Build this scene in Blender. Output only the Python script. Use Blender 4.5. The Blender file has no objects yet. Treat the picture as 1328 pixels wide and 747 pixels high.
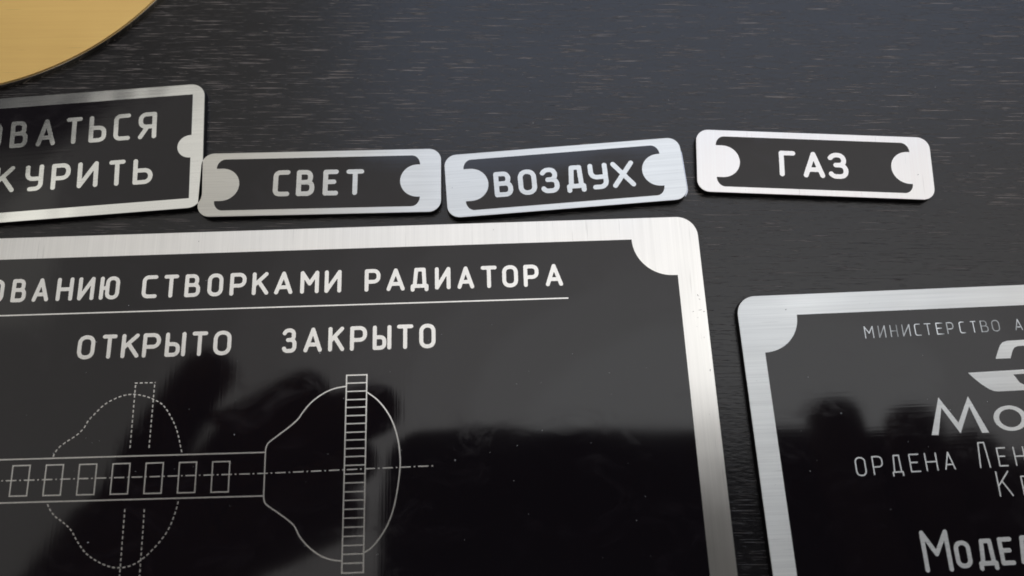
import bpy, bmesh, math, random
import numpy as np
from mathutils import Vector, Matrix

R = math.radians
MM = 0.001
S = bpy.context.scene
COL = S.collection

# ------------------------------------------------------------------ camera
CAM_H = 0.120
cam_d = bpy.data.cameras.new("camera")
cam = bpy.data.objects.new("camera", cam_d); COL.objects.link(cam)
cam.location = (0, 0, CAM_H)
cam.rotation_euler = (R(16.5), 0, 0)
cam_d.sensor_width = 36.0
cam_d.lens = 36.0 * 1050 / 1328
cam_d.clip_start = 0.002
cam_d.clip_end = 50
cam_d.dof.use_dof = True
cam_d.dof.focus_distance = 0.126
cam_d.dof.aperture_fstop = 17.0
S.camera = cam

# ------------------------------------------------------------------ world and lamps
W = bpy.data.worlds.new("World"); S.world = W
W.use_nodes = True
bg = W.node_tree.nodes["Background"]
bg.inputs[0].default_value = (0.9, 0.88, 0.95, 1)
bg.inputs[1].default_value = 0.05

def lamp(name, cx, cy, z, sx, sy, rotz, L, col, shape='RECTANGLE', tilt=(0, 0)):
    d = bpy.data.lights.new(name, 'AREA')
    d.shape = shape; d.size = sx; d.size_y = sy
    area = sx * sy * (math.pi / 4 if shape == 'ELLIPSE' else 1)
    d.energy = L * math.pi * area
    d.color = col
    o = bpy.data.objects.new(name, d); COL.objects.link(o)
    o.location = (cx, cy, z)
    o.rotation_euler = (R(tilt[0]), R(tilt[1]), R(rotz))
    return o

# big bright ceiling panel; its far left edge runs at 45 degrees (the dark corner seen in the upper left plate)
LAMPS = [
    ('ceiling_lamp', 0.465, 0.135, 1.2, 2.4, 2.52, 45, 0.56, (1.0, 0.965, 0.90)),
    ('corner_fill_lamp', -1.25, 0.495, 1.22, 0.9, 0.33, 0, 0.30, (1.0, 0.985, 0.88)),  # added patch of light where the turned ceiling lamp leaves a gap
    ('window_lamp', 0.42, 1.45, 1.25, 1.6, 1.4, 8, 1.15, (0.50, 0.66, 1.0)),
    ('brass_fill_lamp', -1.30, 1.95, 1.25, 1.5, 1.4, 0, 1.5, (1.0, 0.93, 0.80)),  # unseen lamp added to brighten the brass disc
    ('reflection_grade_lamp', 0.450, 0.340, 1.190, 2.100, 1.250, 12, 0.105, (1.00, 0.94, 0.98), 'ELLIPSE'),  # nested ellipses added to make the reflections brighten gradually towards the right
    ('reflection_grade_lamp', 0.435, 0.317, 1.186, 1.858, 1.087, 11, 0.118, (0.98, 0.94, 0.98), 'ELLIPSE'),
    ('reflection_grade_lamp', 0.420, 0.293, 1.182, 1.617, 0.923, 10, 0.130, (0.95, 0.95, 0.99), 'ELLIPSE'),
    ('reflection_grade_lamp', 0.405, 0.270, 1.178, 1.375, 0.760, 9, 0.143, (0.93, 0.95, 0.99), 'ELLIPSE'),
    ('reflection_grade_lamp', 0.390, 0.247, 1.174, 1.133, 0.597, 8, 0.155, (0.91, 0.95, 0.99), 'ELLIPSE'),
    ('reflection_grade_lamp', 0.375, 0.223, 1.170, 0.892, 0.433, 7, 0.168, (0.88, 0.96, 1.00), 'ELLIPSE'),
    ('reflection_grade_lamp', 0.360, 0.200, 1.166, 0.650, 0.270, 6, 0.181, (0.86, 0.96, 1.00), 'ELLIPSE'),
]
for a in LAMPS:
    lamp(*a)

S.view_settings.view_transform = 'Standard'
S.view_settings.look = 'None'
S.view_settings.exposure = 0.0
S.view_settings.gamma = 1.0
S.view_settings.use_curve_mapping = False
S.cycles.max_bounces = 8
S.cycles.use_denoising = True
S.cycles.denoising_input_passes = 'RGB_ALBEDO_NORMAL'
S.cycles.pixel_filter_type = 'BLACKMAN_HARRIS'
S.cycles.filter_width = 1.7

# ------------------------------------------------------------------ materials
def nmat(name):
    m = bpy.data.materials.new(name); m.use_nodes = True
    nt = m.node_tree
    return m, nt, nt.nodes["Principled BSDF"]

def node(nt, typ, **kw):
    n = nt.nodes.new(typ)
    for k, v in kw.items():
        if k.startswith('i_'):
            key = k[2:]
            n.inputs[int(key) if key.isdigit() else key.replace('_', ' ')].default_value = v
        else:
            setattr(n, k, v)
    return n

def mapping(nt, scale, rotz=0.0, loc=(0, 0, 0)):
    tc = node(nt, 'ShaderNodeTexCoord')
    mp = node(nt, 'ShaderNodeMapping')
    mp.inputs['Scale'].default_value = [s * 1000 for s in scale]      # per millimetre
    mp.inputs['Rotation'].default_value = (0, 0, R(rotz))
    mp.inputs['Location'].default_value = loc
    nt.links.new(tc.outputs['Object'], mp.inputs['Vector'])
    return mp.outputs['Vector']

def ramp(nt, src, p0, c0, p1, c1, interp='LINEAR'):
    r = node(nt, 'ShaderNodeValToRGB')
    r.color_ramp.interpolation = interp
    e = r.color_ramp.elements
    e[0].position = p0; e[0].color = c0 if len(c0) == 4 else (*c0, 1)
    e[1].position = p1; e[1].color = c1 if len(c1) == 4 else (*c1, 1)
    nt.links.new(src, r.inputs['Fac'])
    return r.outputs['Color']

def g(v): return (v, v, v, 1)

def brushed(name, col, vertical, rough=0.38, amp=0.10, fine=5.0, off=0.0, bump=0.10, aniso=0.7):
    m, nt, b = nmat(name)
    L = nt.links
    sc1 = (fine, 0.05, 1) if vertical else (0.05, fine, 1)
    sc2 = (1.1, 0.02, 1) if vertical else (0.02, 1.1, 1)
    sc3 = (0.06, 0.05, 1)
    n1 = node(nt, 'ShaderNodeTexNoise', i_Scale=1.0, i_Detail=3.0, i_Roughness=0.65)
    L.new(mapping(nt, sc1, 0, (off, off, 0)), n1.inputs['Vector'])
    n2 = node(nt, 'ShaderNodeTexNoise', i_Scale=1.0, i_Detail=2.0)
    L.new(mapping(nt, sc2, 0, (off + 3, off, 0)), n2.inputs['Vector'])
    n3 = node(nt, 'ShaderNodeTexNoise', i_Scale=1.0, i_Detail=2.0)
    L.new(mapping(nt, sc3, 0, (off, 5, 0)), n3.inputs['Vector'])
    def cs(n):
        return ramp(nt, n.outputs['Fac'], 0.3, g(0.0), 0.7, g(1.0))
    mx = node(nt, 'ShaderNodeMix', data_type='FLOAT'); mx.inputs[0].default_value = 0.35
    L.new(cs(n1), mx.inputs[2]); L.new(cs(n2), mx.inputs[3])
    lo = tuple(c * (1 - amp) for c in col); hi = tuple(min(1, c * (1 + amp * 0.7)) for c in col)
    c = ramp(nt, mx.outputs[0], 0.12, lo, 0.88, hi)
    # a few deeper scratches along the brushing
    nS = node(nt, 'ShaderNodeTexNoise', i_Scale=1.0, i_Detail=1.0)
    scs = (3.1, 0.11, 1) if vertical else (0.11, 3.1, 1)
    L.new(mapping(nt, scs, 0, (off + 9, 2, 0)), nS.inputs['Vector'])
    sm = ramp(nt, nS.outputs['Fac'], 0.72, g(0.0), 0.76, g(0.35))
    mc = node(nt, 'ShaderNodeMix', data_type='RGBA', blend_type='MULTIPLY')
    L.new(sm, mc.inputs[0]); L.new(c, mc.inputs[6]); mc.inputs[7].default_value = g(0.6)
    L.new(mc.outputs[2], b.inputs['Base Color'])
    rr = node(nt, 'ShaderNodeMapRange'); rr.inputs[3].default_value = rough - 0.05; rr.inputs[4].default_value = rough + 0.07
    L.new(n3.outputs['Fac'], rr.inputs[0]); L.new(rr.outputs[0], b.inputs['Roughness'])
    b.inputs['Metallic'].default_value = 1.0
    b.inputs['Anisotropic'].default_value = aniso
    tg = node(nt, 'ShaderNodeCombineXYZ')
    tg.inputs[1 if not vertical else 0].default_value = 1.0
    vt = node(nt, 'ShaderNodeVectorTransform', vector_type='VECTOR', convert_from='OBJECT', convert_to='WORLD')
    L.new(tg.outputs[0], vt.inputs[0]); L.new(vt.outputs[0], b.inputs['Tangent'])
    bp = node(nt, 'ShaderNodeBump', i_Strength=bump, i_Distance=0.00001)
    L.new(mx.outputs[0], bp.inputs['Height'])
    bw = node(nt, 'ShaderNodeBump', i_Strength=1.0, i_Distance=0.00022)
    L.new(n3.outputs['Fac'], bw.inputs['Height']); L.new(bw.outputs[0], bp.inputs['Normal'])
    L.new(bp.outputs[0], b.inputs['Normal'])
    return m

def film(name, vertical, col=(0.0100, 0.0078, 0.0098), rough=0.05, off=0.0):
    """glossy black coating over brushed metal: keeps a trace of the brushing"""
    m, nt, b = nmat(name); L = nt.links
    b.inputs['Base Color'].default_value = (*col, 1)
    b.inputs['IOR'].default_value = 1.505
    sc = (2.6, 0.03, 1) if vertical else (0.03, 2.6, 1)
    n1 = node(nt, 'ShaderNodeTexNoise', i_Scale=1.0, i_Detail=4.0, i_Roughness=0.62)
    L.new(mapping(nt, sc, 0, (off, 0, 0)), n1.inputs['Vector'])
    n2 = node(nt, 'ShaderNodeTexNoise', i_Scale=1.0, i_Detail=3.0)
    L.new(mapping(nt, (0.05, 0.05, 1), 0, (off, 0, 0)), n2.inputs['Vector'])
    rr = node(nt, 'ShaderNodeMapRange'); rr.inputs[3].default_value = rough; rr.inputs[4].default_value = rough + 0.04
    rr.inputs[1].default_value = 0.35; rr.inputs[2].default_value = 0.75
    L.new(n2.outputs['Fac'], rr.inputs[0]); L.new(rr.outputs[0], b.inputs['Roughness'])
    bp = node(nt, 'ShaderNodeBump', i_Strength=0.30, i_Distance=0.0000085)
    L.new(n1.outputs['Fac'], bp.inputs['Height'])
    n3 = node(nt, 'ShaderNodeTexNoise', i_Scale=1.0, i_Detail=1.0)
    L.new(mapping(nt, (0.07, 0.07, 1), 0, (off + 6, 1, 0)), n3.inputs['Vector'])
    bw = node(nt, 'ShaderNodeBump', i_Strength=1.0, i_Distance=0.00006)
    L.new(n3.outputs['Fac'], bw.inputs['Height']); L.new(bw.outputs[0], bp.inputs['Normal'])
    L.new(bp.outputs[0], b.inputs['Normal'])
    # finger smears: patches a touch rougher and paler
    n4 = node(nt, 'ShaderNodeTexNoise', i_Scale=1.0, i_Detail=5.0, i_Roughness=0.7, i_Distortion=1.2)
    L.new(mapping(nt, (0.10, 0.16, 1), 25, (off + 2, 8, 0)), n4.inputs['Vector'])
    sm = ramp(nt, n4.outputs['Fac'], 0.52, g(0.0), 0.72, g(1.0))
    ad = node(nt, 'ShaderNodeMath', operation='MULTIPLY_ADD'); ad.inputs[1].default_value = 0.09
    L.new(sm, ad.inputs[0]); L.new(rr.outputs[0], ad.inputs[2]); L.new(ad.outputs[0], b.inputs['Roughness'])
    mc = node(nt, 'ShaderNodeMix', data_type='RGBA')
    mc.inputs[6].default_value = (*col, 1); mc.inputs[7].default_value = (col[0] * 1.5, col[1] * 1.5, col[2] * 1.5, 1)
    L.new(sm, mc.inputs[0]); L.new(mc.outputs[2], b.inputs['Base Color'])
    return m

def simple(name, col, rough=0.5, metal=0.0, noise=0.15, sc=0.4, ior=1.5):
    m, nt, b = nmat(name); L = nt.links
    n1 = node(nt, 'ShaderNodeTexNoise', i_Scale=1.0, i_Detail=4.0)
    L.new(mapping(nt, (sc, sc, sc)), n1.inputs['Vector'])
    c = ramp(nt, n1.outputs['Fac'], 0.3, tuple(x * (1 - noise) for x in col), 0.7, tuple(x * (1 + noise) for x in col))
    L.new(c, b.inputs['Base Color'])
    b.inputs['Roughness'].default_value = rough
    b.inputs['Metallic'].default_value = metal
    b.inputs['IOR'].default_value = ior
    return m

def wood():
    m, nt, b = nmat("black_stained_oak"); L = nt.links
    rot = 1.2
    # fine pale pores, lightened further to paint in their glints
    n1 = node(nt, 'ShaderNodeTexNoise', i_Scale=1.0, i_Detail=2.5, i_Roughness=0.6)
    L.new(mapping(nt, (0.115, 5.4, 1), rot), n1.inputs['Vector'])
    pores = ramp(nt, n1.outputs['Fac'], 0.606, g(0), 0.665, g(1))
    n1b = node(nt, 'ShaderNodeTexNoise', i_Scale=1.0, i_Detail=2.0)
    L.new(mapping(nt, (0.38, 7.5, 1), rot, (40, 11, 0)), n1b.inputs['Vector'])
    pores_b = ramp(nt, n1b.outputs['Fac'], 0.665, g(0), 0.72, g(0.9))
    # where they cluster
    n2 = node(nt, 'ShaderNodeTexNoise', i_Scale=1.0, i_Detail=3.0)
    L.new(mapping(nt, (0.025, 0.09, 1), rot, (7, 3, 0)), n2.inputs['Vector'])
    clus = ramp(nt, n2.outputs['Fac'], 0.30, g(0.6), 0.60, g(1))
    # fewer pale pores towards the near side of the board
    tc = node(nt, 'ShaderNodeTexCoord'); sx = node(nt, 'ShaderNodeSeparateXYZ')
    L.new(tc.outputs['Object'], sx.inputs[0])
    mr = node(nt, 'ShaderNodeMapRange', i_1=0.025, i_2=0.060, i_3=0.25, i_4=1.0)
    L.new(sx.outputs[1], mr.inputs[0])
    add = node(nt, 'ShaderNodeMath', operation='MAXIMUM'); L.new(pores, add.inputs[0]); L.new(pores_b, add.inputs[1])
    mul = node(nt, 'ShaderNodeMath', operation='MULTIPLY'); L.new(add.outputs[0], mul.inputs[0]); L.new(clus, mul.inputs[1])
    mul2 = node(nt, 'ShaderNodeMath', operation='MULTIPLY'); L.new(mul.outputs[0], mul2.inputs[0]); L.new(mr.outputs[0], mul2.inputs[1])
    # base tone with long soft grain
    n3 = node(nt, 'ShaderNodeTexNoise', i_Scale=1.0, i_Detail=5.0, i_Roughness=0.6)
    L.new(mapping(nt, (0.02, 0.5, 1), rot, (2, 9, 0)), n3.inputs['Vector'])
    base = ramp(nt, n3.outputs['Fac'], 0.3, (0.0095, 0.0086, 0.0098), 0.7, (0.0165, 0.0150, 0.0165))
    nf = node(nt, 'ShaderNodeTexNoise', i_Scale=1.0, i_Detail=2.0, i_Roughness=0.7)
    L.new(mapping(nt, (2.6, 6.0, 1), rot), nf.inputs['Vector'])
    fm = ramp(nt, nf.outputs['Fac'], 0.25, g(0.55), 0.75, g(1.0))
    mf = node(nt, 'ShaderNodeMix', data_type='RGBA', blend_type='MULTIPLY'); mf.inputs[0].default_value = 1.0
    L.new(base, mf.inputs[6]); L.new(fm, mf.inputs[7]); base = mf.outputs[2]
    mx = node(nt, 'ShaderNodeMix', data_type='RGBA')
    L.new(mul2.outputs[0], mx.inputs[0]); L.new(base, mx.inputs[6]); mx.inputs[7].default_value = (0.32, 0.275, 0.25, 1)
    # sparse closed dark pores
    n4 = node(nt, 'ShaderNodeTexNoise', i_Scale=1.0, i_Detail=2.0)
    L.new(mapping(nt, (0.22, 2.2, 1), rot, (70, 31, 0)), n4.inputs['Vector'])
    dk = ramp(nt, n4.outputs['Fac'], 0.69, g(0), 0.73, g(0.9))
    mx2 = node(nt, 'ShaderNodeMix', data_type='RGBA')
    L.new(dk, mx2.inputs[0]); L.new(mx.outputs[2], mx2.inputs[6]); mx2.inputs[7].default_value = (0.002, 0.002, 0.002, 1)
    L.new(mx2.outputs[2], b.inputs['Base Color'])
    b.inputs['IOR'].default_value = 1.50
    n5 = node(nt, 'ShaderNodeTexNoise', i_Scale=1.0, i_Detail=3.0)
    L.new(mapping(nt, (0.06, 0.5, 1), rot, (1, 2, 0)), n5.inputs['Vector'])
    rr = node(nt, 'ShaderNodeMapRange', i_3=0.17, i_4=0.27)
    L.new(n5.outputs['Fac'], rr.inputs[0]); L.new(rr.outputs[0], b.inputs['Roughness'])
    # relief: satin lacquer wrinkle plus pores
    n6 = node(nt, 'ShaderNodeTexNoise', i_Scale=1.0, i_Detail=4.0, i_Roughness=0.6)
    L.new(mapping(nt, (0.75, 2.0, 1), rot + 14), n6.inputs['Vector'])
    b1 = node(nt, 'ShaderNodeBump', i_Strength=0.55, i_Distance=0.00006)
    L.new(n6.outputs['Fac'], b1.inputs['Height'])
    b2 = node(nt, 'ShaderNodeBump', i_Strength=0.6, i_Distance=0.00003, invert=True)
    L.new(add.outputs[0], b2.inputs['Height']); L.new(b1.outputs[0], b2.inputs['Normal'])
    L.new(b2.outputs[0], b.inputs['Normal'])
    return m

M = dict(
    wood=wood(),
    silver_v=brushed("brushed_silver_upright", (0.92, 0.905, 0.865), True, rough=0.36, amp=0.07, fine=4.2),
    silver_h=brushed("brushed_silver_level", (0.79, 0.79, 0.75), False, rough=0.36, amp=0.10, fine=4.2, off=3.0, aniso=0.86),
    silver_s=brushed("satin_silver_level", (0.95, 0.96, 0.93), False, rough=0.11, amp=0.05, aniso=0.2, fine=3.5, off=7.0),
    silver_c=brushed("soft_silver_upright", (1.0, 0.95, 0.90), True, rough=0.42, amp=0.04, fine=4.0, off=11.0),
    brass=brushed("brushed_brass", (1.0, 0.69, 0.27), False, rough=0.48, amp=0.045, fine=3.0, off=5.0),
    film_v=film("gloss_black_film_upright", True),
    film_h=film("gloss_black_film_level", False, off=4.0),
    core=simple("black_laminate_core", (0.006, 0.0045, 0.006), rough=0.35),
    clear=simple("silver_backing_edge", (0.5, 0.52, 0.56), rough=0.22, metal=1.0, noise=0.03),
    rim=simple("cut_brass_edge", (0.62, 0.58, 0.50), rough=0.25, metal=1.0, noise=0.05),
    phone=simple("black_glass", (0.004, 0.004, 0.005), rough=0.25),
    skin=simple("skin", (0.30, 0.15, 0.10), rough=0.5, noise=0.12, sc=0.15),
    nail=simple("fingernail", (0.42, 0.25, 0.20), rough=0.3, noise=0.03),
    cloth=simple("dark_knit", (0.02, 0.02, 0.025), rough=0.9, noise=0.3, sc=1.2),
    nick=simple("dark_nick", (0.16, 0.15, 0.15), rough=0.6),
    dust=simple("pale_dust", (0.55, 0.55, 0.55), rough=0.8),
    screen=simple("dark_screen", (0.01, 0.01, 0.012), rough=0.1),
)

# ------------------------------------------------------------------ object helpers
def tag(o, label=None, cat=None, group=None, kind=None):
    if label: o['label'] = label
    if cat: o['category'] = cat
    if group: o['group'] = group
    if kind: o['kind'] = kind
    return o

def empty(name, loc, yaw, label, cat, group=None):
    o = bpy.data.objects.new(name, None); COL.objects.link(o)
    o.empty_display_size = 0.005
    o.location = loc; o.rotation_euler = (0, 0, R(yaw))
    return tag(o, label, cat, group)

def mesh_obj(name, verts, faces, mat, parent=None, smooth=False):
    me = bpy.data.meshes.new(name)
    me.from_pydata([tuple(v) for v in verts], [], faces)
    me.materials.append(mat)
    if smooth:
        for p in me.polygons: p.use_smooth = True
    me.update()
    o = bpy.data.objects.new(name, me); COL.objects.link(o)
    if parent: o.parent = parent
    return o

def slab(name, pts, z0, z1, mat, parent, bevel=0.0, flare=0.0):
    """closed prism from an outline in mm; optional bevel (mm) round the top edge, flare (mm) of the foot"""
    area = sum(pts[i][0] * pts[(i + 1) % len(pts)][1] - pts[(i + 1) % len(pts)][0] * pts[i][1] for i in range(len(pts)))
    if area < 0: pts = pts[::-1]
    n = len(pts)
    def inset(d):
        if d == 0: return pts
        out = []
        for i in range(n):
            p0 = Vector(pts[i - 1]); p = Vector(pts[i]); p2 = Vector(pts[(i + 1) % n])
            a = (p - p0).normalized(); c = (p2 - p).normalized()
            na = Vector((-a.y, a.x)); nb = Vector((-c.y, c.x))
            m = (na + nb); m = m / max(0.25, m.length_squared) * 2
            out.append(tuple(p + m * d * 0.5 * 2 / 2))
        return out
    rings = [(inset(-flare), z0)]
    if bevel > 0:
        rings += [(pts, z1 - bevel * 0.7), (inset(bevel * 0.3), z1 - bevel * 0.3), (inset(bevel), z1)]
    else:
        rings += [(pts, z1)]
    V = []; F = []
    for P, z in rings:
        V += [(x * MM, y * MM, z * MM) for x, y in P]
    for k in range(len(rings) - 1):
        for i in range(n):
            j = (i + 1) % n
            F.append((k * n + i, k * n + j, (k + 1) * n + j, (k + 1) * n + i))
    F.append(tuple(range((len(rings) - 1) * n, len(rings) * n)))
    F.append(tuple(reversed(range(n))))
    return mesh_obj(name, V, F, mat, parent)

def arc(cx, cy, r, a0, a1, n=10, ry=None):
    ry = ry or r
    return [(cx + r * math.cos(R(a0 + (a1 - a0) * i / n)), cy + ry * math.sin(R(a0 + (a1 - a0) * i / n))) for i in range(n + 1)]

def rrect(x0, y0, x1, y1, r, n=9):
    return (arc(x1 - r, y1 - r, r, 0, 90, n) + arc(x0 + r, y1 - r, r, 90, 180, n)
            + arc(x0 + r, y0 + r, r, 180, 270, n) + arc(x1 - r, y0 + r, r, 270, 360, n))

# ------------------------------------------------------------------ monoline lettering
# strokes on a unit cell: (x, y[, corner radius as a share of the cell width])
GLYPH = {
    'О': [[(0.5, 1), (1, 1, .42), (1, 0, .42), (0, 0, .42), (0, 1, .42), (0.5, 1)]],
    'С': [[(1, 1), (0, 1, .34), (0, 0, .34), (1, 0)]],
    'В': [[(0, 1), (.86, 1, .32), (.86, .53, .30), (0, .53)], [(0, 1), (0, 0), (1, 0, .34), (1, .53, .34), (.3, .53)]],
    'Е': [[(1, 1), (0, 1), (0, 0), (1, 0)], [(0, .53), (.8, .53)]],
    'Т': [[(0, 1), (1, 1)], [(.5, 1), (.5, 0)]],
    'А': [[(0, 0), (.5, 1), (1, 0)], [(.17, .27), (.83, .27)]],
    'З': [[(0, .86), (.18, 1, .2), (.9, 1, .36), (.9, .53, .32), (.35, .53)], [(.35, .53), (1, .53, .36), (1, 0, .36), (.1, 0, .2), (0, .12)]],
    'Г': [[(0, 0), (0, 1), (1, 1)]],
    'Д': [[(0, -.12), (0, .08), (1, .08), (1, -.12)], [(.14, .08), (.26, 1), (.8, 1), (.86, .08)]],
    'У': [[(0, 1), (0, .46, .38), (1, .46)], [(1, 1), (1, 0, .38), (.22, 0)]],
    'Х': [[(0, 0), (1, 1)], [(0, 1), (1, 0)]],
    'К': [[(0, 0), (0, 1)], [(0, .40), (.95, 1)], [(.36, .60), (1, 0)]],
    'И': [[(0, 1), (0, 0), (1, 1), (1, 0)]],
    'Н': [[(0, 0), (0, 1)], [(1, 0), (1, 1)], [(0, .5), (1, .5)]],
    'Ю': [[(0, 0), (0, 1)], [(0, .5), (.36, .5)], [(.68, 1), (1, 1, .28), (1, 0, .28), (.36, 0, .28), (.36, 1, .28), (.68, 1)]],
    'Р': [[(0, 0), (0, 1), (1, 1, .38), (1, .42, .38), (0, .42)]],
    'М': [[(0, 0), (0, 1), (.5, .42), (1, 1), (1, 0)]],
    'Ы': [[(0, 1), (0, 0), (.66, 0, .26), (.66, .52, .26), (0, .52)], [(1, 1), (1, 0)]],
    'Ь': [[(0, 1), (0, 0), (1, 0, .38), (1, .55, .38), (0, .55)]],
    'Я': [[(1, 0), (1, 1), (0, 1, .38), (0, .45, .38), (1, .45)], [(.5, .45), (0, 0)]],
    'Л': [[(0, 0), (.2, 1), (.8, 1), (1, 0)]],
    'П': [[(0, 0), (0, 1), (1, 1), (1, 0)]],
}

def rounded_path(path, w, h):
    P = [(Vector((p[0] * w, p[1] * h)), (p[2] * w if len(p) > 2 else 0)) for p in path]
    out = []
    for i, (p, r) in enumerate(P):
        if r == 0 or i == 0 or i == len(P) - 1:
            out.append(p); continue
        a = (P[i - 1][0] - p); b = (P[i + 1][0] - p)
        ra = min(r, a.length * 0.5 if P[i - 1][1] else a.length); rb = min(r, b.length * 0.5 if P[i + 1][1] else b.length)
        rr = min(r, ra, rb)
        s = p + a.normalized() * rr; e = p + b.normalized() * rr
        for k in range(7):
            t = k / 6
            out.append((1 - t) ** 2 * s + 2 * t * (1 - t) * (p + (s + e - 2 * p) * 0.12) + t * t * e)
    return out

def glyph_mesh(ch, w, h, st, step=None, seed=0):
    """outline by distance field, marched into flat polygons (mm)"""
    hs = st / 2
    iw, ih = w - st, h - st
    segs = []
    for path in GLYPH[ch]:
        q = rounded_path(path, iw, ih)
        for a, b in zip(q[:-1], q[1:]):
            if (a - b).length > 1e-6: segs.append((a.x + hs, a.y + hs, b.x + hs, b.y + hs))
    step = step or max(0.03, st / 9.0)
    xs = np.arange(-step * 2, w + step * 3, step); ys = np.arange(-h * .16 - step * 2, h + step * 3, step)
    X, Y = np.meshgrid(xs, ys, indexing='ij')
    D = np.full(X.shape, 1e9)
    for ax, ay, bx, by in segs:
        dx, dy = bx - ax, by - ay
        t = np.clip(((X - ax) * dx + (Y - ay) * dy) / (dx * dx + dy * dy), 0, 1)
        D = np.minimum(D, np.hypot(X - ax - t * dx, Y - ay - t * dy))
    rng = np.random.RandomState(seed)
    D = D - hs + (rng.rand(*D.shape) - .5) * st * 0.05          # slightly ragged engraved edge
    V = []; F = []; idx = {}
    def vert(key, x, y):
        if key not in idx:
            idx[key] = len(V); V.append((x, y))
        return idx[key]
    nx, ny = D.shape
    inside = D < 0
    edges = []
    for j in range(ny - 1):
        i = 0
        while i < nx - 1:
            c = (inside[i, j], inside[i + 1, j], inside[i + 1, j + 1], inside[i, j + 1])
            if not any(c): i += 1; continue
            if all(c):
                k = i
                while k + 1 < nx - 1 and inside[k + 2, j] and inside[k + 2, j + 1]: k += 1
                F.append((vert((i, j), xs[i], ys[j]), vert((k + 1, j), xs[k + 1], ys[j]),
                          vert((k + 1, j + 1), xs[k + 1], ys[j + 1]), vert((i, j + 1), xs[i], ys[j + 1])))
                i = k + 1; continue
            cr = [(i, j), (i + 1, j), (i + 1, j + 1), (i, j + 1)]
            poly = []; cross = []
            for q in range(4):
                a = cr[q]; b = cr[(q + 1) % 4]
                if inside[a]: poly.append(vert(a, xs[a[0]], ys[a[1]]))
                if inside[a] != inside[b]:
                    da, db = D[a], D[b]; t = da / (da - db)
                    key = ('e',) + tuple(sorted((a, b)))
                    v = vert(key, xs[a[0]] + (xs[b[0]] - xs[a[0]]) * t, ys[a[1]] + (ys[b[1]] - ys[a[1]]) * t)
                    poly.append(v); cross.append((v, bool(inside[a])))
            if len(poly) >= 3: F.append(tuple(poly))
            if len(cross) == 2:
                if cross[0][1]: edges.append((cross[0][0], cross[1][0]))
                else: edges.append((cross[1][0], cross[0][0]))
            i += 1
    return V, F, edges

def letter(ch, x0, y0, w, h, st, z, mat, parent, off, k=0, shear=0.0, thick=0.02):
    V, F, E = glyph_mesh(ch, w, h, st, seed=abs(hash_int(ch)) + k)
    P = [((x0 + x + y * shear - off[0]) * MM, (y0 + y - off[1]) * MM, z * MM) for x, y in V]
    n = len(P)
    P += [(p[0], p[1], (z - thick) * MM) for p in P]
    F = list(F) + [(b, a, a + n, b + n) for a, b in E]
    return mesh_obj('letter', P, F, mat, parent)

def hash_int(s): return sum(ord(c) for c in s) % 997

def text_line(items, ycap, st, z, mat, parent, off, narrow=0.0):
    """items: (char, x left, x right, y bottom, y top) in mm from the plate's corner"""
    for k, (ch, a, b, y0, y1) in enumerate(items):
        extra = 0.0
        h = y1 - y0
        if ch == 'Д':
            h = h * 0.90; y0 = y1 - h
        d = narrow(a, h) if callable(narrow) else narrow * h
        a, b = a + d / 2, b - d / 2
        letter(ch, a, y0, b - a, h, st, z, mat, parent, off, k)

def ribbon_pts(pts, w, closed=False):
    n = len(pts); P = [Vector(p) for p in pts]
    Lf = []; Rt = []
    for i in range(n):
        a = P[i] - P[i - 1] if (i > 0 or closed) else P[1] - P[0]
        b = P[(i + 1) % n] - P[i] if (i < n - 1 or closed) else a
        a = a.normalized(); b = b.normalized()
        na = Vector((-a.y, a.x)); nb = Vector((-b.y, b.x)); m = na + nb
        m = m / max(.4, m.length_squared) * 2
        Lf.append(P[i] + m * w / 2); Rt.append(P[i] - m * w / 2)
    return Lf, Rt

def line_obj(name, pts, w, z, mat, parent, off, closed=False, thick=0.015):
    A, B = ribbon_pts(pts, w, closed); n = len(pts)
    V = []
    for zz in (z, z - thick):
        for q in (A, B):
            V += [((p.x - off[0]) * MM, (p.y - off[1]) * MM, zz * MM) for p in q]
    F = []
    m = n if closed else n - 1
    for i in range(m):
        j = (i + 1) % n
        F.append((n + i, n + j, j, i))
        F.append((i, j, 2 * n + j, 2 * n + i)); F.append((n + j, n + i, 3 * n + i, 3 * n + j))
    if not closed:
        F.append((0, 2 * n, 3 * n, n)); F.append((n - 1, 2 * n - 1, 4 * n - 1, 3 * n - 1))
    return mesh_obj(name, V, F, mat, parent)

def spline(pts, sub=5):
    P = [Vector(p) for p in pts]; out = []
    for i in range(len(P) - 1):
        p0 = P[max(0, i - 1)]; p1 = P[i]; p2 = P[i + 1]; p3 = P[min(len(P) - 1, i + 2)]
        for k in range(sub):
            t = k / sub
            out.append(0.5 * ((2 * p1) + (-p0 + p2) * t + (2 * p0 - 5 * p1 + 4 * p2 - p3) * t * t + (-p0 + 3 * p1 - 3 * p2 + p3) * t ** 3))
    out.append(P[-1])
    return [tuple(p) for p in out]

def dashes(pts, dash, gap, start=0.0):
    """cut a polyline into dashes; dash and gap may be lists that cycle"""
    if not isinstance(dash, (list, tuple)): dash = [dash]
    P = [Vector(p) for p in pts]
    cum = [0]
    for a, b in zip(P[:-1], P[1:]): cum.append(cum[-1] + (b - a).length)
    def at(s):
        for i in range(len(P) - 1):
            if s <= cum[i + 1] or i == len(P) - 2:
                t = (s - cum[i]) / max(1e-9, cum[i + 1] - cum[i]); return P[i].lerp(P[i + 1], min(1, max(0, t)))
    s = start; k = 0; out = []
    while s < cum[-1]:
        e = min(cum[-1], s + dash[k % len(dash)])
        if e - s > 0.04: out.append([tuple(at(s)), tuple(at((s + e) / 2)), tuple(at(e))])
        s += dash[k % len(dash)] + gap; k += 1
    return out

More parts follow.
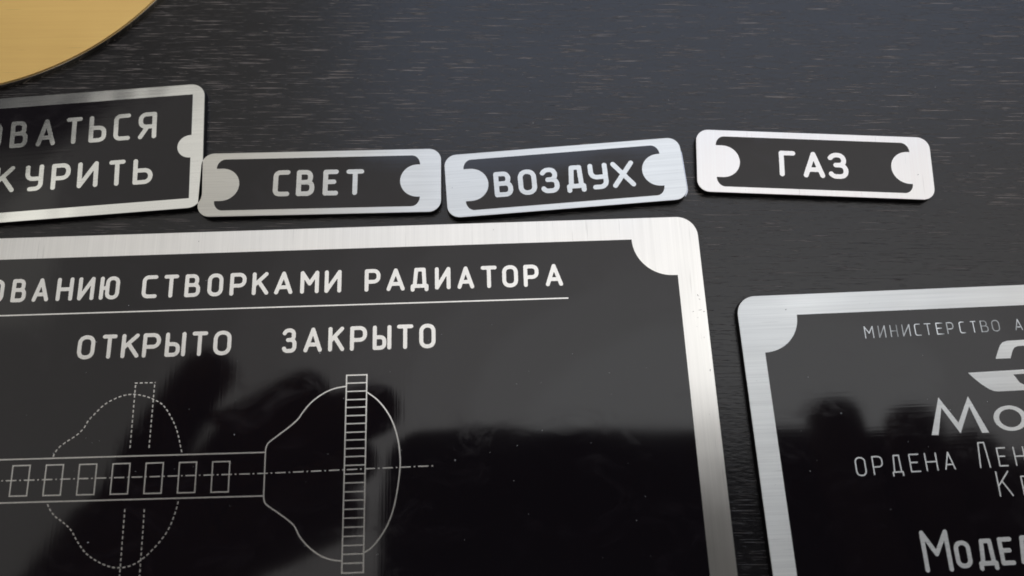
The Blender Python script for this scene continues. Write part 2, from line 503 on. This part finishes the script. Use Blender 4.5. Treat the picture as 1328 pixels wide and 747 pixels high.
# ------------------------------------------------------------------ the table
def table():
    nx, x0, x1, y0, y1 = 1, -0.30, 0.30, -0.14, 0.26
    o = slab('table_top', [(-300, -140), (300, -140), (300, 260), (-300, 260)], -22, 0, M['wood'], None, bevel=1.5)
    tag(o, kind='structure')
table()

def marks(root, off, spots):
    """small dents and nicks in a metal face: (x, y, half length, half width, degrees) mm from the corner"""
    V = []; F = []
    for x, y, l, w, a in spots:
        n = len(V); ca, sa = math.cos(R(a)), math.sin(R(a))
        for z in (T - .03, T + .004):
            for u, v in ((-l, -w * .4), (0, -w), (l, -w * .3), (l * .8, w * .5), (-.1 * l, w), (-l * .9, w * .3)):
                V.append(((x + u * ca - v * sa - off[0]) * MM, (y + u * sa + v * ca - off[1]) * MM, z * MM))
        F += [tuple(n + 6 + i for i in range(6))] + [(n + i, n + (i + 1) % 6, n + 6 + (i + 1) % 6, n + 6 + i) for i in range(6)]
    o = mesh_obj('nicks', V, F, M['nick'], root); o['kind'] = 'stuff'

# ------------------------------------------------------------------ plates
T = 1.2                                  # plate thickness, mm
ZF = T - 0.16                            # underside of the metal face
def place(ox, oy, yaw, cx, cy):
    """world spot of the plate's centre, (cx, cy) mm from its reference corner at (ox, oy) mm"""
    c, s = math.cos(R(yaw)), math.sin(R(yaw))
    return ((ox + cx * c - cy * s) * MM, (oy + cx * s + cy * c) * MM, 0.00002)

def small_plate(ox, oy, yaw, Wd, mat, film_m, label, txt, backing=None, pl=None, pr=-3.38, dim=0.78, corners=2.0, horn=1.35, nicks=((-9.0, -0.5, .05, .03, 10),)):
    H = 10.93
    off = (-Wd / 2, -H / 2)
    root = empty('name_plate', place(ox, oy, yaw, *off), yaw, label, 'name plate', 'small brushed name plates laid in a row')
    o = lambda pts: [(x - off[0], y - off[1]) for x, y in pts]
    outl = o(rrect(-Wd, -H, 0, 0, corners))
    slab('core', outl, 0, ZF, M['core'], root, flare=0.14)
    slab('metal_face', outl, ZF, T, mat, root, bevel=0.07)
    pt, pb = -1.13, -9.90
    a, b, r = -2.72, -8.30, 2.79
    cxl, cxr = pl + 1.0, pr - 0.38
    cy = (a + b) / 2
    P = []
    P += arc(pr - horn, a, horn, 0, 90, 8, ry=pt - a)          # right upper horn, outer curve
    P += arc(pl + horn, a, horn, 90, 180, 8, ry=pt - a)
    P += arc(cxl, cy, r, 90, -90, 22)                          # silver tab, left
    P += arc(pl + horn, b, horn, 180, 270, 8, ry=b - pb)
    P += arc(pr - horn, b, horn, 270, 360, 8, ry=b - pb)
    P += arc(cxr, cy, r, -90, -270, 22)
    q = []
    for p in P:
        if not q or math.dist(p, q[-1]) > 0.02: q.append(p)
    panel = slab('black_panel', o(q), T, T + 0.02, film_m, root)
    text_line(txt, 0, dim, T + 0.035, mat, panel, off)
    marks(root, off, nicks)
    if backing:
        # this plate leans: its near edge is propped up a little
        root.rotation_euler.x = R(-1.0); root.location.z += 0.10 * MM
        bx0, by0, bx1, by1 = backing
        slab('backing_film', [(x, y) for x, y in o(rrect(-Wd + bx0, -H + by0, bx1, by1, corners))], -0.0, 0.10, M['clear'], root)
    return root

small_plate(-11.41, 58.66, 1.39, 38.45, M['silver_h'], M['film_h'],
    'silver bordered plate reading СВЕТ, between the two-line КУРИТЬ plate and ВОЗДУХ',
    [('С', -26.72, -24.07, -7.74, -3.25), ('В', -23.03, -20.15, -7.76, -3.28), ('Е', -18.8, -16.35, -7.77, -3.32), ('Т', -15.12, -12.3, -7.79, -3.35)],
    pl=-35.9)
small_plate(26.97, 60.68, 4.95, 38.1, M['silver_h'], M['film_h'],
    'silver bordered plate reading ВОЗДУХ, slanting up to the right between СВЕТ and ГАЗ',
    [('В', -30.44, -27.47, -8.05, -3.68), ('О', -26.59, -23.65, -8.05, -3.65), ('З', -23.01, -20.07, -8.05, -3.62), ('Д', -18.93, -15.87, -8.35, -3.58), ('У', -15.31, -12.22, -8.06, -3.55), ('Х', -11.62, -7.94, -8.06, -3.52)],
    pl=-35.1, pr=-3.5, backing=(6.0, 0.35, 0.42, -0.6), nicks=((-37.1, -5.77, .07, .05, 0), (-20.5, -10.5, .05, .04, 0)))
small_plate(67.47, 60.59, -2.29, 37.65, M['silver_c'], M['film_v'],
    'pale silver plate reading ГАЗ, lying apart at the right end of the row',
    [('Г', -24.43, -21.77, -7.79, -3.32), ('А', -20.64, -17.22, -7.83, -3.33), ('З', -16.61, -13.46, -7.87, -3.35)],
    pl=-34.5, nicks=((-2.39, -6.63, .11, .06, 20), (-30, -10.4, .05, .03, 0)))

# two-line plate at the left edge
def two_line_plate():
    Wd, H, yaw = 92.0, 22.1, 4.85
    off = (-Wd / 2, -H / 2)
    root = empty('name_plate', place(-50.76, 70.52, yaw, *off), yaw,
                 'two-line plate ending ОВАТЬСЯ and КУРИТЬ, cut by the left edge below the brass disc', 'name plate')
    o = lambda pts: [(x - off[0], y - off[1]) for x, y in pts]
    outl = o(rrect(-Wd, -H, 0, 0, 2.3))
    slab('core', outl, 0, ZF, M['core'], root, flare=0.16)
    slab('metal_face', outl, ZF, T, M['silver_s'], root, bevel=0.10)
    P = [(-1.95, -1.92), (-Wd + 2, -1.92), (-Wd + 2, -9.3)] + arc(-Wd + 2, -11.3, 2.0, 90, -90, 14)[1:-1] + [(-Wd + 2, -13.3), (-Wd + 2, -20.4), (-2.1, -20.4), (-2.05, -13.3)] \
        + arc(-2.2, -11.32, 2.0, -90, -270, 16) + [(-1.98, -9.32)]
    panel = slab('black_panel', o(P), T, T + 0.02, M['film_h'], root)
    l1 = [('В', -31.31, -28.32, -9.25, -4.5), ('А', -27.07, -23.83, -9.28, -4.53), ('Т', -22.36, -19.62, -9.32, -4.56), ('Ь', -18.66, -15.67, -9.35, -4.59), ('С', -14.68, -11.81, -9.37, -4.61), ('Я', -10.7, -7.58, -9.41, -4.64)]
    l2 = [('К', -33.05, -29.72, -17.0, -12.48), ('У', -28.28, -25.22, -17.09, -12.58), ('Р', -24.14, -20.95, -17.16, -12.66), ('И', -19.99, -16.55, -17.23, -12.75), ('Т', -15.04, -12.28, -17.31, -12.84), ('Ь', -11.19, -7.87, -17.38, -12.92)]
    x = -35.4
    for ch in 'ОЗЬЛОП':
        l1.insert(0, (ch, x, x + 2.9, -9.22, -4.47)); x -= 4.05
    l2 = [('Н', -44.6, -41.5, -17.0, -12.45), ('Е', -40.5, -37.7, -17.0, -12.45)] + l2
    text_line(l1 + l2, 0, 0.72, T + 0.035, M['silver_s'], panel, off, narrow=0.04)
two_line_plate()

# large radiator plate
def radiator_plate():
    Wd, H, yaw = 150.0, 86.0, 1.95
    off = (-Wd / 2, -H / 2)
    root = empty('instruction_plate', place(28.9, 46.96, yaw, *off), yaw,
                 'large silver framed plate about radiator shutters, with ОТКРЫТО and ЗАКРЫТО above line drawings', 'instruction plate')
    o = lambda pts: [(x - off[0], y - off[1]) for x, y in pts]
    # the right side opens very slightly towards the near end
    def q(pts): return [(x + 0.010 * (-y) * (x + Wd) / Wd if x > -Wd / 2 else x, y) for x, y in pts]
    outl = o(q(rrect(-Wd, -H, 0, 0, 3.2)))
    slab('core', outl, 0, ZF, M['core'], root, flare=0.10)
    slab('metal_face', outl, ZF, T, M['silver_v'], root, bevel=0.07)
    x1, y1, x0, y0, r = -3.83, -3.55, -Wd + 3.8, -H + 3.7, 5.9
    cx, cy = x1 - 0.7, y1 - 0.1
    P = [(x1, y1 - r - .1 + 0.0), (cx, y1 - r - 0.1)] + arc(cx, cy, r, 270, 180, 16)[1:] + [(cx - r, y1)]
    P += [(x0 + r, y1), (x0 + r, y1 - .3)] + arc(x0, y1, r, 0, -90, 12)[1:] + [(x0, y0 + r)] + arc(x0, y0, r, 90, 0, 12) + [(x1 - r, y0)] + arc(x1, y0, r, 180, 90, 12)
    c = []
    for p in P:
        if not c or math.dist(p, c[-1]) > 0.02: c.append(p)
    if math.dist(c[0], c[-1]) < 0.02: c.pop()
    panel = slab('black_panel', o(q(c)), T, T + 0.02, M['film_v'], root)
    A = [('В', -105.82, -103.35, -10.49, -6.79), ('А', -102.59, -99.88, -10.5, -6.8), ('Н', -98.95, -96.24, -10.51, -6.82), ('И', -95.67, -93.01, -10.52, -6.83), ('Ю', -92.38, -89.19, -10.53, -6.85), ('С', -85.91, -83.43, -10.54, -6.88), ('Т', -82.61, -80.25, -10.55, -6.89), ('В', -79.38, -76.9, -10.56, -6.91), ('О', -75.9, -73.42, -10.57, -6.92), ('Р', -72.49, -69.89, -10.57, -6.94), ('К', -69.07, -66.47, -10.58, -6.95), ('А', -65.65, -62.81, -10.59, -6.97), ('М', -61.69, -58.8, -10.6, -6.99), ('И', -57.97, -55.37, -10.61, -7.0), ('Р', -51.83, -49.41, -10.62, -7.03), ('А', -48.46, -45.68, -10.63, -7.05), ('Д', -44.78, -42.04, -10.90, -7.06), ('И', -41.07, -38.65, -10.65, -7.08), ('А', -37.63, -35.03, -10.66, -7.09), ('Т', -34.02, -31.52, -10.67, -7.11), ('О', -30.76, -28.27, -10.68, -7.12), ('Р', -27.49, -25.07, -10.68, -7.14), ('А', -24.12, -21.39, -10.69, -7.15)]
    x = -109.3
    for ch in 'ОЗЬЛОП':
        A.insert(0, (ch, x, x + 2.55, -10.49, -6.78)); x -= 3.5
    A += [('О', -94.7, -91.93, -19.71, -16.04), ('Т', -91.06, -88.71, -19.72, -16.04), ('К', -88.14, -85.3, -19.73, -16.03), ('Р', -84.96, -82.15, -19.74, -16.03), ('Ы', -81.58, -78.39, -19.75, -16.02), ('Т', -77.6, -75.16, -19.77, -16.02), ('О', -74.37, -71.59, -19.78, -16.02)]
    A += [('З', -64.04, -61.84, -19.76, -16.0), ('А', -60.81, -58.03, -19.76, -16.0), ('К', -57.14, -54.68, -19.76, -16.0), ('Р', -53.87, -51.32, -19.76, -16.0), ('Ы', -50.46, -47.66, -19.76, -16.0), ('Т', -46.81, -44.37, -19.76, -15.99), ('О', -43.48, -41.01, -19.76, -15.99)]
    mt = M['silver_v']
    text_line(A, 0, 0.60, T + 0.035, mt, panel, off, narrow=lambda x, h: 0.0011 * abs(x + 50) * h)
    z = T + 0.035; w = 0.19
    line_obj('underline', [(-131.0, -12.50), (-20.76, -12.68)], 0.20, z, mt, panel, off)
    # tube (header) with its windows
    line_obj('drawn_line', [(-118.0, -34.0), (-103.84, -34.06), (-65.75, -34.30)], w, z, mt, panel, off)
    line_obj('drawn_line', [(-118.0, -40.08), (-103.0, -40.11), (-65.75, -40.40)], w, z, mt, panel, off)
    for k in range(-3, 7):
        xl = -101.80 + k * 4.77; dy = -0.07 * k
        line_obj('drawn_window', [(xl, -34.98 + dy), (xl + 2.45, -34.99 + dy), (xl + 2.45 + .04, -39.24 + dy), (xl + .04, -39.22 + dy)], w * .95, z, mt, panel, off, closed=True)
    # bulb outlines
    up = [(-65.68, -34.11), (-65.62, -33.59), (-65.25, -32.91), (-64.13, -32.04), (-62.53, -30.86), (-61.24, -29.74), (-60.44, -28.6), (-59.33, -27.3), (-57.69, -26.09), (-56.03, -25.38), (-54.35, -25.1)]
    rt = [(-51.13, -26.1), (-49.68, -27.21), (-48.41, -28.72), (-47.35, -30.63), (-46.58, -33.13), (-46.27, -35.59), (-46.27, -37.2), (-46.54, -39.59), (-47.05, -42.33), (-47.84, -44.64), (-49.03, -46.61), (-50.21, -47.94), (-51.19, -48.55)]
    dn = [(-54.38, -49.55), (-55.75, -49.35), (-57.36, -48.72), (-59.0, -47.53), (-60.25, -46.15), (-61.03, -44.77), (-61.84, -43.98), (-63.41, -42.83), (-64.87, -41.84), (-65.45, -41.24), (-65.62, -40.37)]
    line_obj('drawn_outline', spline(dn) + [(-65.66, -37.2)] + spline(up), w, z + .004, mt, panel, off)
    line_obj('drawn_outline', spline(rt), w, z, mt, panel, off)
    # ladder strip
    xa, xb = -54.24, -51.24
    ys = [-23.46, -24.64, -25.87, -27.1, -28.23, -29.44, -30.61, -31.85, -32.96, -34.18, -35.32, -36.55, -37.78, -39.01, -40.25, -41.42, -42.64, -43.85, -45.09, -46.32, -47.54, -48.69, -49.9, -51.16]
    line_obj('drawn_strip', [(xa, ys[0]), (xb, ys[0]), (xb - .04, ys[-1]), (xa - .02, ys[-1])], w, z, mt, panel, off, closed=True)
    for y in ys[1:-1]:
        line_obj('drawn_rung', [(xa + w * .55, y), (xb - w * .6, y)], w * .9, z, mt, panel, off)
    # centre line, dash dot
    for d in dashes([(-118, -37.0), (-103.41, -37.04), (-65.68, -37.27), (-41.3, -37.02)], [1.5, .22], .42, 0.1):
        line_obj('centre_dash', d, 0.17, z + .008, mt, panel, off)
    # dashed ghost of the open shutter
    dup = [(-96.23, -33.95), (-96.03, -33.34), (-95.53, -32.57), (-94.44, -31.74), (-93.15, -30.87), (-92.26, -29.91), (-91.78, -28.93), (-90.89, -27.87), (-89.63, -26.58), (-88.3, -25.82), (-86.93, -25.33), (-85.53, -25.22), (-84.09, -25.47), (-82.63, -26.01), (-81.14, -26.87), (-80.0, -28.32), (-79.06, -29.96), (-78.41, -31.57), (-78.02, -32.97), (-77.72, -33.95)]
    ddn = [(-96.2, -40.45), (-95.83, -41.14), (-94.92, -42.19), (-93.43, -43.25), (-92.34, -44.25), (-91.41, -45.65), (-90.07, -47.24), (-88.41, -48.39), (-86.61, -49.18), (-85.25, -49.41), (-83.74, -49.24), (-82.29, -48.53), (-80.87, -47.3), (-79.48, -45.69), (-78.64, -44.24), (-78.02, -42.39), (-77.65, -40.6)]
    for curve in (dup, ddn):
        for d in dashes(spline(curve), 0.42, .30, .05):
            line_obj('outline_dash', d, 0.17, z, mt, panel, off)
    for a, b in (((-85.37, -23.85), (-85.27, -33.2)), ((-85.16, -41.55), (-84.96, -51.2)), ((-82.56, -23.9), (-82.53, -33.2)), ((-82.39, -41.65), (-82.19, -51.2)), ((-85.5, -23.55), (-82.45, -23.58))):
        for d in dashes([a, b], 0.42, .31, 0):
            line_obj('outline_dash', d, 0.17, z + .003, mt, panel, off)
    return root, panel, off
rad_root, rad_panel, rad_off = radiator_plate()
marks(rad_root, rad_off, [(-0.98, -12.91, .22, .05, -62), (-0.8, -13.53, .15, .04, -30), (-0.85, -15.23, .30, .035, 4), (-1.93, -15.44, .2, .03, 8), (-0.30, -15.5, .2, .04, 3),
    (-1.33, -16.42, .06, .05, 0), (-1.6, -17.8, .05, .04, 0), (-0.7, -19.5, .12, .025, -80), (-31.85, -1.2, .08, .05, 10), (-77.74, -1.55, .09, .05, 30), (-1.1, -31.0, .05, .04, 0), (-0.3, -24.5, .16, .06, 80)])

# maker's plate at the right
def poly_mark(name, pts, z, mat, parent, off, thick=0.015):
    return slab(name, [(x - off[0], y - off[1]) for x, y in pts], z - thick, z, mat, parent)

def ring_mark(name, cx, cy, rx, ry, wx, wy, z, mat, parent, off, n=40):
    V = []; F = []
    for zz in (z, z - .015):
        for ax, ay in ((rx, ry), (rx - wx, ry - wy)):
            V += [((cx + ax * math.cos(2 * math.pi * i / n) - off[0]) * MM, (cy + ay * math.sin(2 * math.pi * i / n) - off[1]) * MM, zz * MM) for i in range(n)]
    for i in range(n):
        j = (i + 1) % n
        F += [(i, j, n + j, n + i), (j, i, 2 * n + i, 2 * n + j), (n + i, n + j, 3 * n + j, 3 * n + i)]
    return mesh_obj(name, V, F, mat, parent)

def maker_plate():
    Wd, H, yaw = 92.0, 66.0, 2.5
    off = (Wd / 2, -H / 2)
    root = empty('maker_plate', place(34.05, 33.79, yaw, *off), yaw,
                 'silver framed maker plate with emblem, ОРДЕНА and МОДЕЛ, cut by the right edge', 'maker plate')
    o = lambda pts: [(x - off[0], y - off[1]) for x, y in pts]
    def q(pts): return [(x + 0.008 * (-y) * (Wd - x) / Wd, y) for x, y in pts]
    outl = o(q(rrect(0, -H, Wd, 0, 2.9)))
    slab('core', outl, 0, ZF, M['core'], root, flare=0.30)
    slab('metal_face', outl, ZF, T, M['silver_h'], root, bevel=0.07)
    x0, y1, x1, y0, r = 3.35, -3.22, Wd - 3.4, -H + 3.3, 5.6
    P = [(x0, y1 - r)] + arc(x0, y1, r, -90, 0, 18) + [(x1 - r, y1)] + arc(x1, y1, r, 180, 270, 14) + [(x1, y0 + r)] + arc(x1, y0, r, 90, 180, 14) + [(x0 + r, y0)] + arc(x0, y0, r, 0, 90, 14)
    c = []
    for p in P:
        if not c or math.dist(p, c[-1]) > 0.02: c.append(p)
    if math.dist(c[0], c[-1]) < 0.02: c.pop()
    panel = slab('black_panel', o(q(c)), T, T + 0.02, M['film_h'], root)
    mt = M['silver_h']; z = T + 0.035
    thin = [('М', 18.64, 20.21, -7.36, -5.46), ('И', 20.75, 22.03, -7.34, -5.45), ('Н', 22.56, 23.85, -7.31, -5.44), ('И', 24.38, 25.77, -7.29, -5.43), ('С', 26.26, 27.37, -7.27, -5.42), ('Т', 27.78, 29.0, -7.25, -5.41), ('Е', 29.54, 30.82, -7.23, -5.4), ('Р', 31.15, 32.39, -7.21, -5.39), ('С', 33.06, 34.11, -7.19, -5.38), ('Т', 34.82, 35.85, -7.17, -5.37), ('В', 36.3, 37.61, -7.15, -5.36), ('О', 38.0, 39.36, -7.13, -5.35), ('А', 41.47, 42.79, -7.09, -5.33), ('В', 43.35, 44.65, -7.09, -5.33), ('Т', 45.2, 46.4, -7.09, -5.33), ('О', 46.9, 48.2, -7.09, -5.33)]
    text_line(thin, 0, 0.15, z, M['thin'], panel, off, narrow=0.10)
    marks(root, off, [(7.42, -2.34, .11, .08, 20), (1.6, -13.0, .05, .04, 0), (20.3, -1.9, .05, .03, 0), (2.3, -28.0, .06, .03, 40)])
    # emblem, mirrored about its middle beyond the frame
    e1 = [(37.61, -11.27), (38.15, -10.2), (38.66, -9.3), (39.13, -8.86), (39.9, -8.62), (44.2, -8.55), (44.2, -9.43), (41.3, -9.50), (40.75, -9.72), (40.4, -10.15), (39.84, -11.29)]
    e2 = [(33.07, -13.19), (47.5, -12.95), (47.5, -13.55), (39.74, -13.72), (40.39, -14.94), (41.0, -15.34), (47.5, -15.2), (47.5, -16.05), (36.93, -16.14), (36.35, -16.05), (35.7, -15.75), (34.72, -14.99), (33.7, -13.96)]
    e3 = [(93.0 - x - 2.0, y) for x, y in e1 if True]
    poly_mark('emblem', e1, z, mt, panel, off); poly_mark('emblem', e2, z, mt, panel, off)
    # wide sharp M and round o
    mpoly = [(25.93, -22.05), (26.94, -22.07), (28.10, -18.15), (30.18, -21.98), (32.20, -18.15), (33.32, -22.03), (34.35, -22.05), (32.32, -16.66), (30.18, -20.45), (27.95, -16.62)]
    poly_mark('letter', mpoly, z, mt, panel, off)
    ring_mark('letter', 37.88, -20.10, 2.45, 1.84, .82, .52, z, mt, panel, off)
    ring = ring_mark('letter', 43.6, -20.10, 2.4, 1.84, .82, .52, z, mt, panel, off)
    mid = [('О', 13.98, 15.82, -27.37, -24.68), ('Р', 16.47, 18.3, -27.31, -24.64), ('Д', 19.2, 21.1, -27.62, -24.59), ('Е', 21.85, 23.62, -27.16, -24.56), ('Н', 24.13, 26.16, -27.09, -24.52), ('А', 26.83, 28.65, -27.02, -24.48),
           ('Л', 31.8, 33.8, -27.01, -23.33), ('Е', 34.67, 36.33, -26.91, -24.2), ('Н', 37.09, 38.95, -26.91, -24.2), ('И', 40.0, 41.9, -26.91, -24.2), ('Н', 42.8, 44.7, -26.91, -24.2), ('А', 45.6, 47.5, -26.91, -24.2),
           ('К', 33.8, 36.2, -31.07, -27.52), ('Р', 37.3, 39.0, -31.07, -28.3), ('А', 40.0, 41.9, -31.07, -28.3), ('С', 42.9, 44.6, -31.07, -28.3)]
    text_line(mid, 0, 0.19, z, mt, panel, off, narrow=0.11)
    big = [('М', 21.37, 25.70, -40.73, -35.15), ('О', 25.90, 28.45, -40.38, -36.73), ('Д', 29.03, 32.00, -40.85, -36.61), ('Е', 32.15, 34.44, -40.25, -36.52), ('Л', 34.96, 37.76, -40.19, -36.41), ('Ь', 38.5, 41.1, -40.19, -36.41)]
    text_line(big, 0, 0.60, z, mt, panel, off, narrow=0.07)
M['thin'] = brushed("thin_engraved_silver", (0.42, 0.44, 0.46), True, rough=0.30, amp=0.75, fine=0.55, off=2.0, bump=0.3)
maker_plate()

# brass disc
def brass_disc():
    cx, cy, r = -97.05, 113.34, 44.85
    root = empty('brass_disc', (cx * MM, cy * MM, 0.00002), 1.0, 'round brushed brass coloured disc with thin silvery rim, in the upper left corner', 'disc')
    n = 180
    circ = [(r * math.cos(2 * math.pi * i / n), r * math.sin(2 * math.pi * i / n)) for i in range(n)]
    ci = [(x * (r - .22) / r, y * (r - .22) / r) for x, y in circ]
    slab('rim', circ, 0, T - 0.25, M['rim'], root, bevel=0.12)
    slab('brass_face', ci, T - 0.25, T, M['brass'], root, bevel=0.05)
brass_disc()

# ------------------------------------------------------------------ dust and lint on the big panel
def dust():
    rnd = random.Random(5)
    V = []; F = []
    def speck(x, y, z, r, a, l):
        n = len(V); ca, sa = math.cos(a), math.sin(a)
        for dz in (0, 1):
            for u, v in ((-l, -r), (l, -r * .7), (l * .8, r), (-l * .7, r)):
                V.append(((x + u * ca - v * sa) * MM, (y + u * sa + v * ca) * MM, (z + dz * r * .8) * MM))
        F.extend([(n, n + 1, n + 5, n + 4), (n + 1, n + 2, n + 6, n + 5), (n + 2, n + 3, n + 7, n + 6), (n + 3, n, n + 4, n + 7), (n + 4, n + 5, n + 6, n + 7)])
    for _ in range(60):
        r = 0.03 + 0.035 * rnd.random() ** 3
        speck(rnd.uniform(-75, 22), rnd.uniform(-4, 38), T + 0.022, r, rnd.uniform(0, 3.1), r * rnd.choice((1, 1, 1, 2)))
    for _ in range(14):
        r = 0.03 + 0.03 * rnd.random() ** 2
        speck(rnd.uniform(42, 70), rnd.uniform(-2, 26), T + 0.022, r, rnd.uniform(0, 3.1), r * rnd.choice((1, 1, 2)))
    for _ in range(24):
        r = 0.03 + 0.03 * rnd.random() ** 2
        speck(rnd.uniform(-40, 80), rnd.uniform(63, 86), 0.01, r, rnd.uniform(0, 3.1), r)
    for _ in range(14):                              # tiny curled lint
        x, y = rnd.uniform(-70, 22), rnd.uniform(-2, 26); a = rnd.uniform(0, 6.3); c = rnd.uniform(-.8, .8)
        for k in range(5):
            speck(x, y, T + 0.022, 0.016, a, 0.09)
            x += math.cos(a) * .15; y += math.sin(a) * .15; a += c * .5
    o = mesh_obj('dust', V, F, M['dust'])
    tag(o, 'pale specks of dust and lint scattered over the plates and table', 'dust', kind='stuff')
dust()

# ------------------------------------------------------------------ phone and the hands that hold it (seen mirrored in the gloss)
def phone():
    root = empty('phone', (0, 0, CAM_H), 0, 'black phone held level above the plates, mirrored as a dark block', 'phone')
    root.rotation_euler = (R(16.5), 0, 0)
    def pslab(name, x0, y0, x1, y1, r, z0, z1, mat, bevel=0.0, flip=False):
        pts = rrect(x0, y0, x1, y1, r)
        return slab(name, pts, z0, z1, mat, root, bevel=bevel)
    pslab('body', -37, -38, 134, 31, 11, 2.2, 9.5, M['phone'], bevel=1.5)
    pslab('screen', -32, -35.5, 130, 28.5, 2, 9.5, 9.9, M['screen'])
    n = 40
    V = [(6.0 * math.cos(2 * math.pi * i / n) * MM, 6.0 * math.sin(2 * math.pi * i / n) * MM, z * MM) for z in (2.2, 1.4) for i in range(n)]
    V += [(4.2 * math.cos(2 * math.pi * i / n) * MM, 4.2 * math.sin(2 * math.pi * i / n) * MM, 1.4 * MM) for i in range(n)]
    V += [(4.2 * math.cos(2 * math.pi * i / n) * MM, 4.2 * math.sin(2 * math.pi * i / n) * MM, 1.9 * MM) for i in range(n)]
    F = []
    for k in range(3):
        for i in range(n):
            j = (i + 1) % n
            F.append((k * n + i, k * n + j, (k + 1) * n + j, (k + 1) * n + i))
    F.append(tuple(range(3 * n, 4 * n)))
    mesh_obj('camera_lens', V, F, M['phone'], root)
phone()

def skin_body(name, verts, edges, radii, root_i, parent, mat, sub=2):
    me = bpy.data.meshes.new(name)
    me.from_pydata([tuple(c * MM for c in v) for v in verts], edges, [])
    o = bpy.data.objects.new(name, me); COL.objects.link(o)
    o.modifiers.new('skin', 'SKIN')
    # the skin layer appears with the modifier
    if not me.skin_vertices:
        bpy.context.view_layer.objects.active = o
        bpy.ops.mesh.customdata_skin_add()
    for i, r in enumerate(radii):
        rx, ry = (r if isinstance(r, tuple) else (r, r))
        me.skin_vertices[0].data[i].radius = (rx * MM, ry * MM)
        me.skin_vertices[0].data[i].use_root = (i == root_i)
    o.modifiers['skin'].use_smooth_shade = True
    s = o.modifiers.new('sub', 'SUBSURF'); s.levels = sub; s.render_levels = sub
    me.materials.append(mat)
    if parent: o.parent = parent
    return o

def make_hand(label, elbow, wrist, palm, fingers, thumb):
    """one continuous surface: forearm, palm, four fingers, thumb"""
    root = empty('hand', (0, 0, 0), 0, label, 'hand', 'hands that hold the phone')
    V = [elbow, tuple((Vector(elbow) + Vector(wrist)) / 2), wrist, palm]; Rr = [32, 28, (26, 18), (32, 17)]
    E = [(0, 1), (1, 2), (2, 3)]
    for k, ch in enumerate(fingers):
        r0 = (9.6, 10.0, 9.4, 8.6)[k]
        prev = 3
        for q, p in enumerate(ch):
            V.append(p); Rr.append(r0 * (1.12, 1.0, .92, .84, .6)[min(q, 4)]); E.append((prev, len(V) - 1)); prev = len(V) - 1
    prev = 2
    for q, p in enumerate(thumb):
        V.append(p); Rr.append((13, 10.5, 9.5, 7.5)[min(q, 3)]); E.append((prev, len(V) - 1)); prev = len(V) - 1
    c = Vector(wrist)
    skin_body('skin_surface', V, E, Rr, 3, root, M['skin'])
    # sleeve over the forearm
    e = Vector(elbow); w = Vector(wrist); d = (w - e)
    s0 = e - d * 0.4; s1 = e + d * 0.72
    ax = d.normalized(); u = ax.orthogonal().normalized(); v = ax.cross(u); n = 28
    VV = []; FF = []
    prof = [(0, 42), (.3, 40), (.6, 36), (.9, 33), (1.0, 33.5), (1.0, 30.5), (.9, 30)]
    for t, r in prof:
        c0 = s0.lerp(s1, t)
        for i in range(n):
            a = 2 * math.pi * i / n; rr = r * (1 + .04 * math.sin(3 * a + t * 9))
            VV.append(tuple((c0 + (u * math.cos(a) + v * math.sin(a)) * rr) * MM))
    for k in range(len(prof) - 1):
        for i in range(n):
            j = (i + 1) % n
            FF.append((k * n + i, k * n + j, (k + 1) * n + j, (k + 1) * n + i))
    mesh_obj('sleeve', VV, FF, M['cloth'], root, smooth=True)
    return root

# left hand: fingers spread under the phone's left end, two of them reaching up past it
make_hand('left hand spread behind the phone, mirrored in the big plate',
    elbow=(-262, -128, 150), wrist=(-140, -38, 138), palm=(-98, -8, 130),
    fingers=[
        [(-112, 8, 126), (-101, 26, 121), (-92, 40, 118), (-84, 50, 117)],
        [(-93, 12, 124), (-78, 25, 119), (-64, 34, 116), (-52, 40, 115)],
        [(-82, 8, 121), (-64, 22, 117), (-46, 31, 114), (-31, 35, 114)],
        [(-80, 0, 122), (-64, 9, 119), (-50, 16, 118), (-38, 22, 118)]],
    thumb=[(-110, -26, 138), (-84, -8, 132), (-62, 0, 130), (-43, 6, 130)])
make_hand('right hand with fingertips rising past the phone edge, mirrored in the maker plate',
    elbow=(290, -190, 150), wrist=(186, -76, 142), palm=(146, -30, 128),
    fingers=[
        [(104, -24, 118), (97, 0, 116), (94.5, 20, 118), (93.5, 37, 121)],
        [(122, -18, 120), (118, 4, 118), (116.5, 22, 119), (116, 36, 121)],
        [(140, -10, 124), (138, 6, 122), (135, 18, 122), (133, 28, 124)],
        [(158, -14, 128), (156, 0, 126), (153, 12, 126), (149, 21, 127)]],
    thumb=[(176, -60, 150), (160, -36, 158), (146, -20, 160), (132, -10, 160)])
